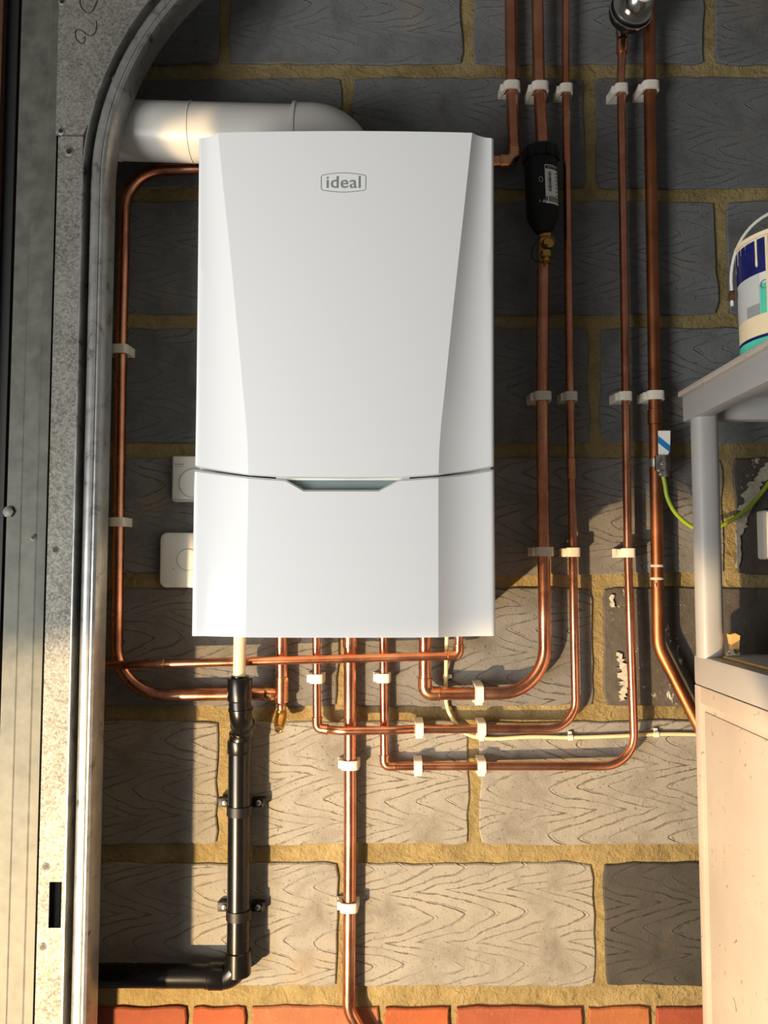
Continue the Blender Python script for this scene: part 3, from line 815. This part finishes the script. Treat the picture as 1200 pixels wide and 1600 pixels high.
for (x, y, l, hz) in ((697, 1057, 'tiny white cable clip just under the boiler beside the thick riser', False), (752, 1153, 'tiny white cable clip under a pipe clip where the cable turns level', True),
                      (891, 1152, 'tiny white cable clip midway along the level cable', True), (1025, 1147, 'tiny white cable clip nearest the storage unit', True)):
    c = P(x, y, .012); t = thing('cable_clip', Vector((c.x, 0, c.z)), l, 'clip', 'tiny cable clips')
    ax = Vector((1, 0, 0)) if hz else Vector((0, 0, 1))
    MB().lathe([(.0037, -.004), (.0056, -.004), (.0056, .004), (.0037, .004)], c, ax, 14).build('hook', 'clip_white', t)
    off = Vector((0, 0, .006)) if hz else Vector((.006, 0, 0))
    MB().lathe([(.0028, 0), (.0028, .003), (.0012, .0042)], c + off + Vector((0, .004, 0)), (0, -1, 0), 12).build('nail', 'steel_screw', t)
    MB().box(c + off * .4 + Vector((-.003, 0, -.003)), c + off * 1.2 + Vector((.003, .0115, .003)), .0006).build('lug', 'clip_white', t)

# ------------------------------------------------------------------ wall units left of the boiler
def wallbox(x0, x1, y0, y1, depth, rad):
    a, b = P(x0, y1, depth), P(x1, y0, depth); w2, h2 = (b.x - a.x) / 2, (b.z - a.z) / 2; c = (a + b) / 2
    def rr(k, y, sc=1.0):
        pts = []
        for (sx, sz, a0_) in ((1, 1, 0), (-1, 1, 90), (-1, -1, 180), (1, -1, 270)):
            for q in range(7):
                an = R(a0_ + 90 * q / 6); rd = max(rad - k, .0005)
                pts.append(Vector((c.x + sx * (w2 - rad) + rd * math.cos(an), y, c.z + sz * (h2 - rad) + rd * math.sin(an))))
        return pts
    rings = [rr(0, -.001), rr(0, -depth + .004), rr(.0012, -depth + .0012), rr(.004, -depth)]
    n = 28; m = MB(); vv = [v for r_ in rings for v in r_]
    fs = [(i * n + k, i * n + (k + 1) % n, (i + 1) * n + (k + 1) % n, (i + 1) * n + k) for i in range(3) for k in range(n)] + [tuple(range(3 * n, 4 * n)), tuple(range(n - 1, -1, -1))]
    m.add(vv, fs); return m, c
m, c = wallbox(267.5, 339, 712, 783, .030, .004)
th_ = thing('wall_thermostat', Vector((c.x, 0, c.z - .04)), 'square white thermostat with a round dial half hidden behind the boiler', 'thermostat')
bo = m.build('case', 'box_white', th_)
cc = P(303, 755, .031)
MB().lathe([(.0262, 0), (.0262, .0008), (.0254, .0012), (.0254, .0002), (.0, .0002)], cc + Vector((0, .0006, 0)), (0, -1, 0), 40).build('dial', 'box_white', th_)
def ring_line(cen, rad, parent):
    pts = [cen + Vector((rad * math.cos(2 * math.pi * k / 48), 0, rad * math.sin(2 * math.pi * k / 48))) for k in range(49)]
    MB().tube(pts, .00045, 6, False).build('ring_line', 'badge_grey', parent)
ring_line(P(303, 755, .0312), .0268, th_)
tm = text_mb('Honeywell', .0038, lambda x, y, h: P(273, 725.5, .0303) + Vector((x, 0, y)), 'LEFT')
tm.build('printed_name', 'ink_black', bo)
MB().box(P(273, 729.3, .0301), P(286, 728.8, .0306)).build('printed_line', 'badge_grey', bo)
MB().box(P(269, 781.5, .031), P(338, 780.5, .029)).build('cover_joint', 'badge_grey', th_)
m, c = wallbox(248.5, 335, 832, 918.5, .028, .013)
rc = thing('wireless_receiver', Vector((c.x, 0, c.z - .05)), 'rounded white control box with a round button, below the thermostat', 'control')
m.build('case', 'box_white', rc)
MB().lathe([(.0190, 0), (.0190, .0004), (.0182, .0009), (.0180, .0002), (.0, .0002)], P(293.5, 874.5, .0282), (0, -1, 0), 36).build('button', 'box_white', rc)
ring_line(P(293.5, 874.5, .0285), .0194, rc)
MB().lathe([(.0016, 0), (.0016, .0006)], P(293.5, 840, .0282), (0, -1, 0), 12).build('indicator', 'white_gloss', rc)
MB().lathe([(.0014, 0), (.0014, .0004)], P(271, 889, .0282), (0, -1, 0), 8).build('printed_mark', 'badge_grey', rc)

# ------------------------------------------------------------------ black magnetic filter
DFI = .062
fa, fb = P(844, 232, DFI), P(849, 364, DFI)
axis = (fa - fb).normalized(); Lf = (fa - fb).length
fi = thing('boiler_filter', fb, 'black cylindrical boiler filter with a white barcode label', 'filter')
rb = .0292
body = MB().lathe([(.009, -.002), (.0125, .0), (.0165, .004), (.0258, .021), (.0284, .028), (rb, .035), (rb + .0006, Lf - .022)], fb, axis, 44).build('body', 'black_matt', fi)
cap = MB().lathe([(rb + .0006, Lf - .026), (rb + .0030, Lf - .025), (rb + .0034, Lf - .006), (rb + .0020, Lf - .002), (.016, Lf + .004), (.011, Lf + .005)], fb, axis, 44).build('cap', 'black_matt', fi)
for k in range(10):
    an = 2 * math.pi * k / 10 + .2
    c = fb + axis * (Lf - .024) + Vector((math.sin(an), -math.cos(an), 0)) * (rb + .0032)
    MB().tube([c, c + axis * .018], .0024, 8).build('grip_rib', 'black_matt', cap)
def cyl(x, z, rr):          # x: arc length from the front line, z: height above fb
    an = x / rr
    return fb + axis * z + Vector((math.sin(an), -math.cos(an), 0)) * rr
def patch(x0, x1, za, zb_, rr, n=10):
    m = MB(); vv = []
    for k in range(n + 1):
        x = x0 + (x1 - x0) * k / n
        vv += [cyl(x, za, rr), cyl(x, zb_, rr)]
    return m.add(vv, [(2 * k, 2 * k + 2, 2 * k + 3, 2 * k + 1) for k in range(n)])
rl = rb + .0010
lx0, lx1, lz0, lz1 = .0005, .0290, .042, .1130
lab = patch(lx0, lx1, lz0, lz1, rl).build('label', 'label_white', fi); lab['label'] = 'white barcode label'
patch(lx0 + .001, lx1 - .001, lz1 - .0075, lz1 - .0015, rl + .0003).build('label_heading', 'ink_black', lab)
text_mb('SENTINEL', .0046, lambda x, y, h: cyl((lx0 + lx1) / 2 + x, lz1 - .0045 + y, rl + .0006)).build('heading_text', 'ink_white', lab)
m = MB(); zc_ = .064
rnd2 = random.Random(3)
while zc_ < .100:
    wd = rnd2.choice((.0004, .0007, .0011)); q = patch(lx0 + .0068, lx0 + .0118, zc_, zc_ + wd, rl + .0003, 3); m.add(q.v, q.f); zc_ += wd + rnd2.choice((.0004, .0006, .0009))
m.build('barcode', 'ink_black', lab)
m = MB()
for k in range(14):
    q = patch(lx0 + .0046, lx0 + .0056, .066 + k * .0024, .066 + k * .0024 + .0014, rl + .0003, 2); m.add(q.v, q.f)
m.build('small_print', 'badge_grey', lab)
m = MB()
for k in range(7):
    q = patch(lx1 - .0060, lx1 - .0022, .058 + k * .0068, .058 + k * .0068 + .0022, rl + .0003, 3); m.add(q.v, q.f)
m.build('bold_print', 'ink_black', lab)
patch(lx0 + .001, lx0 + .0034, .0468, .0545, rl + .0003, 3).build('stamp', 'ink_black', lab)
patch(lx0 + .0052, lx1 - .001, .0455, .0555, rl + .0003).build('print_panel', 'badge_grey', lab)
# printed white loop, triangle and letters on the body
m = MB(); ring = []
for k in range(25):
    a = 2 * math.pi * k / 24; ring.append(cyl(-.0068 + .0032 * math.cos(a) - .001 * math.sin(a), .086 + .0048 * math.sin(a) , rl))
m.tube(ring, .0005, 6, False).build('printed_loop', 'ink_white', body)
MB().add([cyl(-.0058, .0435, rl), cyl(.0006, .0435, rl), cyl(-.0026, .0498, rl)], [(0, 1, 2)]).build('printed_triangle', 'ink_white', body)
text_mb('E', .0062, lambda x, y, h: cyl(-.0095 + x, .0465 + y, rl)).build('printed_letter', 'ink_white', body)
# brass union, drain valve and retaining loop under the filter
MB().lathe([(.0120, 0), (.0128, .001), (.0128, .013), (.0115, .015)], P(851, 372, DFI - .006), (0, 0, 1), 8).build('union_nut', 'brass', fi)
MB().tube([P(850, 412, .050), P(851, 366, .052)], .0118, 24).build('valve_body', 'copper_solder', fi)
vb = MB().lathe([(.0110, 0), (.0110, .018), (.0098, .021), (.0092, .021), (.0085, .018)], P(853, 384, .055), (.1, -1, -.05), 24).build('valve_cap', 'brass', fi)
MB().lathe([(.0036, 0), (.0036, .001)], P(853, 384, .0740), (.1, -1, -.05), 6).build('valve_key', 'ink_black', vb)
MB().lathe([(.0085, 0), (.0100, .002), (.0100, .012), (.0060, .014), (.0060, .020)], P(853, 392, .066), (0, 0, -1), 20).build('drain_stub', 'brass', fi)
MB().tube(spline([P(843, 372, .070), P(833, 385, .068), P(831, 400, .066), P(838, 408, .070), P(850, 409, .074)]), .0012, 8).build('cap_strap', 'rubber', fi)

# ------------------------------------------------------------------ round valve at the top
gv = thing('round_valve', P(972, 60, .05), 'round grey metal valve with a bright dome at the top edge', 'valve')
gc = P(988, 12, .090); ga = Vector((.14, -1, .12)).normalized()
MB().lathe([(.012, -.030), (.034, -.024), (.0385, -.014), (.0395, -.008), (.0385, -.003), (.0375, -.003), (.0375, .001), (.0355, .003), (.0345, .001), (.030, .0)], gc, ga, 44).build('flange', 'black_matt', gv)
MB().lathe([(.0380, -.010), (.0402, -.008), (.0402, -.005), (.0380, -.004)], gc, ga, 44).build('rim_ring', 'chrome', gv)
MB().lathe([(.0352, .0020), (.0366, .0030), (.0352, .0044)], gc, ga, 44).build('inner_ring', 'chrome', gv)
dm = MB().lathe([(.0300, .000), (.0296, .008), (.0270, .018), (.0235, .026), (.0200, .030)], gc + Vector((.006, 0, .005)), ga, 44).build('dome', 'chrome', gv)
MB().lathe([(.0196, .0300), (.0196, .0318), (.018, .0322)], gc + Vector((.006, 0, .005)), ga, 36).build('dial_face', 'label_white', dm)
MB().lathe([(.0125, 0), (.0105, -.010), (.0105, -.012)], P(972, 51, .042), (0, 0, 1), 20).build('outlet', 'chrome', gv)
MB().tube([P(972, 51, .0425), P(974, 44, .046), P(981, 28, .070)], [.0118, .0125, .0150], 20).build('neck', 'chrome', gv)
MB().tube([P(992, -10, .080), P(1000, -40, .080), P(1004, -150, .080)], .014, 20).build('inlet', 'chrome', gv)

# ------------------------------------------------------------------ earth clamp, tag and wire
ec = thing('earth_clamp', P(1031, 745, .05), 'metal earth clamp with a blue striped tag strapped to the old pipe', 'clamp')
MB().lathe([(r22 + .0002, 0), (r22 + .0014, .0003), (r22 + .0014, .0145), (r22 + .0002, .0148)], P(1025, 730, .04), (0, 0, 1), 24).build('band', 'steel_screw', ec)
MB().box(P(1025, 736, .0645), P(1044, 712, .0560), .0012).build('lug_plate', 'chrome', ec)
MB().box(P(1029, 745, .067), P(1042, 733, .0560), .0012).build('terminal', 'chrome', ec)
for (x, y, d, q) in ((1036, 724, .065, .0042), (1034, 740, .0675, .0036)):
    s_ = MB().lathe([(q, 0), (q, .002), (q * .8, .0028)], P(x, y, d), (0, -1, 0), 16).build('screw', 'steel_screw', ec)
    c = P(x, y, d + .003); MB().box(c + Vector((-q * .8, -.0002, -.0005)), c + Vector((q * .8, .0004, .0005))).build('screw_slot', 'ink_black', s_)
tagp = [(1028, 673), (1047.5, 673), (1047, 700), (1044, 711), (1028.5, 711)]
tg = MB().prism(tagp, lambda p: P(p[0], p[1], .0590), lambda p: P(p[0], p[1], .0575)).build('tag', 'label_white', ec)
MB().prism([(1028.3, 681), (1046.8, 696), (1046.8, 707), (1028.3, 692)], lambda p: P(p[0], p[1], .0594), lambda p: P(p[0], p[1], .0588)).build('tag_stripe', 'tag_blue', tg)['label'] = 'blue stripe'
ew = MB().tube(spline([P(1036, 743, .061), P(1039, 757, .061), P(1043, 778, .060), P(1056, 802, .055), P(1080, 822, .045), P(1105, 828, .035), P(1130, 820, .030), P(1160, 801, .026), P(1185, 776, .022), P(1205, 748, .020), P(1222, 716, .018)]), .0037, 12).build('earth_wire', 'cable_green')
tag(ew, 'green and yellow earth wire looping from the clamp behind the grey post', 'wire')

# ------------------------------------------------------------------ storage unit on the right
XU = .5255; YF, YN = .10, .60; XUR = XU + .68
Zr = PZ(1022, YF)
su = thing('storage_unit', Vector((XU + .3, -.35, PZ(1720, YF) )), 'cream and grey plastic storage cabinet with an open shelf above', 'cabinet')
zbot = PZ(1760, YF)
rim_h = .050
MB().box((XU, -YF, Zr - rim_h), (XUR, -YN, Zr), .006).build('top_rim', 'unit_grey', su)
m = MB().box((XU + .004, -YF - .004, zbot), (XUR - .004, -YN + .004, Zr - rim_h + .004))
m.build('cabinet_body', 'cabinet_cream', su)
# raised frame and pressed inner panel on the visible side
xs_ = XU + .004
def sidebox(d0, d1, za, zb_, t, name, parent, mat='cabinet_cream', bev=.0015):
    return MB().box((xs_ - t, -d0, za), (xs_ + .003, -d1, zb_), bev).build(name, mat, parent)
zt = Zr - rim_h
sidebox(YF + .004, YF + .028, zbot, zt, .0045, 'panel_stile', su)
sidebox(YN - .028, YN - .004, zbot, zt, .0045, 'panel_stile', su)
sidebox(YF + .028, YN - .028, zt - .028, zt, .0045, 'panel_rail', su)
sidebox(YF + .038, YN - .038, zbot, zt - .040, .0022, 'pressed_panel', su, bev=.0018)
# posts
pz1 = PZ(655, .13)
def post(cx_, cd):
    prof = []
    for k in range(24):
        a = 2 * math.pi * k / 24; ca, sa = math.cos(a), math.sin(a); ex = 2 / 2.8
        prof.append((cx_ + math.copysign(abs(ca) ** ex, ca) * .0205, -cd + math.copysign(abs(sa) ** ex, sa) * .0205))
    MB().prism(prof, lambda p: Vector((p[0], p[1], Zr - .002)), lambda p: Vector((p[0], p[1], pz1 + .01))).build('post', 'unit_grey', su, 25)
xp = PX(1104.5, 830, .135)
post(xp, .135); post(xp, YN - .035); post(XUR - .03, .135); post(XUR - .03, YN - .035)
# shelf: top board, rims, underside
xsh = PX(1066, 640, .097); zst = PZ(612, .095); zsb = PZ(660, .097)
sh = MB().box((xsh - .006, -.092, zst - .010), (XUR + .01, -YN - .01, zst), .003).build('shelf_board', 'cabinet_cream', su)
MB().box((xsh, -.097, zsb), (xsh + .030, -YN - .004, zst - .0095), .004).build('shelf_rim', 'unit_grey', su)
MB().box((XUR - .03, -.097, zsb), (XUR + .004, -YN - .004, zst - .0095), .004).build('shelf_rim', 'unit_grey', su)
MB().box((xsh + .028, -.097, zsb), (XUR - .028, -.125, zst - .0095), .004).build('shelf_rim', 'unit_grey', su)
MB().box((xsh + .028, -YN + .024, zsb), (XUR - .028, -YN - .004, zst - .0095), .004).build('shelf_rim', 'unit_grey', su)
MB().box((xsh + .028, -.12, zst - .016), (XUR - .028, -YN + .02, zst - .0095)).build('shelf_underside', 'unit_grey', su)
# thin board, chip of wood and crumbs lying on the cabinet top
bd = MB().box((XU + .024, -.170, Zr + .0006), (XUR - .06, -YN + .075, Zr + .0045), .001).build('thin_board', 'board_blue_grey')
tag(bd, 'thin blue-grey board with a tan edge lying on the cabinet top', 'board')
be = MB().box((XU + .0225, -.170, Zr + .0004), (XU + .0242, -YN + .075, Zr + .0042)).build('tan_edge', 'wood', bd)
wc = P(1146, 1026, .165)
wo = MB().prism([(0, 0), (.010, .001), (.0135, .036), (.006, .040), (-.003, .038), (.001, .012)], lambda p: Vector((wc.x - .003 + p[0], -.168, Zr + .0003 + p[1])), lambda p: Vector((wc.x - .001 + p[0], -.150, Zr + .0003 + p[1]))).build('wood_offcut', 'wood')
tag(wo, 'small split wood offcut standing beside the grey post', 'offcut')
wd_ = MB().prism([(0, 0), (.020, 0), (.022, .006), (.016, .004), (.012, .010), (.006, .005), (.002, .007)], lambda p: Vector((XU + .026 + p[0], -.172, Zr + .005 + p[1])), lambda p: Vector((XU + .024 + p[0], -.180, Zr + .005 + p[1] * .6))).build('plaster_crumb', 'white_paint')
tag(wd_, 'crumb of pale plaster at the foot of the grey post', 'debris')

# ------------------------------------------------------------------ paint bucket on the shelf
bd_ = .285; bxl = PX(1160, 470, bd_); br_ = .098
bc = Vector((bxl + br_, -bd_, zst + .0002))
bh = PZ(383, bd_) - zst
bk = thing('paint_bucket', bc, 'paint bucket with navy, white and teal bands and cream drips on the shelf', 'bucket')
sh_ = MB().lathe([(br_ - .005, 0), (br_ - .0035, .003), (br_ - .001, bh * .9), (br_ - .001, bh), (br_ - .0035, bh), (br_ - .0045, bh * .9), (br_ - .008, .006)], bc, (0, 0, 1), 64).build('shell', 'bucket_white', bk)
def band(z0_, z1_, a0_, a1_, mat, name, ex=0, parent=None, n=48, wob=0):
    m = MB(); vv = []
    for k in range(n + 1):
        an = R(a0_ + (a1_ - a0_) * k / n)
        for zz in (z0_, z1_):
            z = zz * bh; rr = br_ - .0035 + .0025 * zz / .9 + .0006 + ex
            vv.append(bc + Vector((math.cos(an) * rr, math.sin(an) * rr, z)))
    m.add(vv, [(2 * k, 2 * k + 2, 2 * k + 3, 2 * k + 1) for k in range(n)])
    return m.build(name, mat, parent or bk)
band(.69, .965, 0, 360, 'bucket_navy', 'navy_band', 0, None, 64)
band(.36, .69, 150, 202.6, 'bucket_label_grey', 'label_panel', 0)
band(.36, .69, 203.2, 300, 'bucket_white', 'label_panel', 0)
band(.36, .60, 203.5, 300, 'bucket_teal', 'teal_panel', .0004)
band(.36, .45, 186, 202.6, 'bucket_grey', 'label_wedge', .0004)
band(.19, .36, 0, 360, 'bucket_cream', 'cream_band', 0, None, 64)
band(.17, .195, 0, 360, 'bucket_navy', 'dark_line', .0003, None, 64)
band(.0, .175, 0, 360, 'bucket_teal', 'teal_base', .0002, None, 64)
rimm = MB().lathe([(br_ - .003, bh - .004), (br_ + .002, bh - .004), (br_ + .0026, bh + .002), (br_ - .003, bh + .003)], bc, (0, 0, 1), 64).build('rim', 'bucket_cream', bk)
for (a_, L_, w_) in ((170, .022, .0009), (179, .012, .0009), (187, .016, .0007), (201, .042, .0022), (212, .150, .0030), (240, .06, .003), (160, .030, .0012)):
    an = R(a_); q = Vector((math.cos(an), math.sin(an), 0))
    p0 = bc + q * (br_ - .0008) + Vector((0, 0, bh * .97)); p1 = bc + q * (br_ - .0012) + Vector((0, 0, bh * .97 - L_))
    MB().tube([p0, p0.lerp(p1, .6), p0.lerp(p1, .93), p1], [w_, w_ * .85, w_, w_ * .3], 8).build('paint_drip', 'bucket_cream', bk)
text_mb('C', .020, lambda x, y, h: bc + Vector((math.cos(R(208) + x / br_), math.sin(R(208) + x / br_), 0)) * (br_ + .0006) + Vector((0, 0, bh * .58 + y))).build('printed_letter', 'badge_grey', bk)
# wire handle standing up, with its pivots
ha = R(164); pv = bc + Vector((math.cos(ha), math.sin(ha), 0)) * (br_ + .0075) + Vector((0, 0, bh * .69))
pv2 = bc - Vector((math.cos(ha), math.sin(ha), 0)) * (br_ + .0075) + Vector((0, 0, bh * .69))
arc = []
hc = (pv + pv2) / 2; hu = (pv - hc)
for k in range(33):
    a = math.pi * k / 32
    arc.append(hc + hu * math.copysign(abs(math.cos(a)) ** .8, math.cos(a)) * (1.0 + .10 * math.sin(a)) + Vector((0.0, -.010 * math.sin(a), .118 * math.sin(a))))
MB().tube([pv + Vector((0, 0, -.028)), pv + Vector((0, 0, -.01))] + arc + [pv2 + Vector((0, 0, -.02))], .0026, 10).build('handle', 'bucket_white', bk)
for q in (pv, pv2):
    MB().lathe([(.008, -.004), (.008, .003), (.005, .005)], q + Vector((0, 0, -.012)), (q - hc), 16).build('handle_pivot', 'timber_dark', bk)

# ------------------------------------------------------------------ socket box at the right edge
sb_, c = wallbox(1194, 1262, 797, 874, .030, .005)
sk = thing('surface_box', Vector((c.x, 0, c.z - .04)), 'cream surface box on the wall at the right edge, beside the earth wire', 'box')
sb_.build('case', 'white_plastic', sk)
MB().box(P(1196, 800, .0295), P(1260, 871, .0335), .001).build('cover', 'white_plastic', sk)
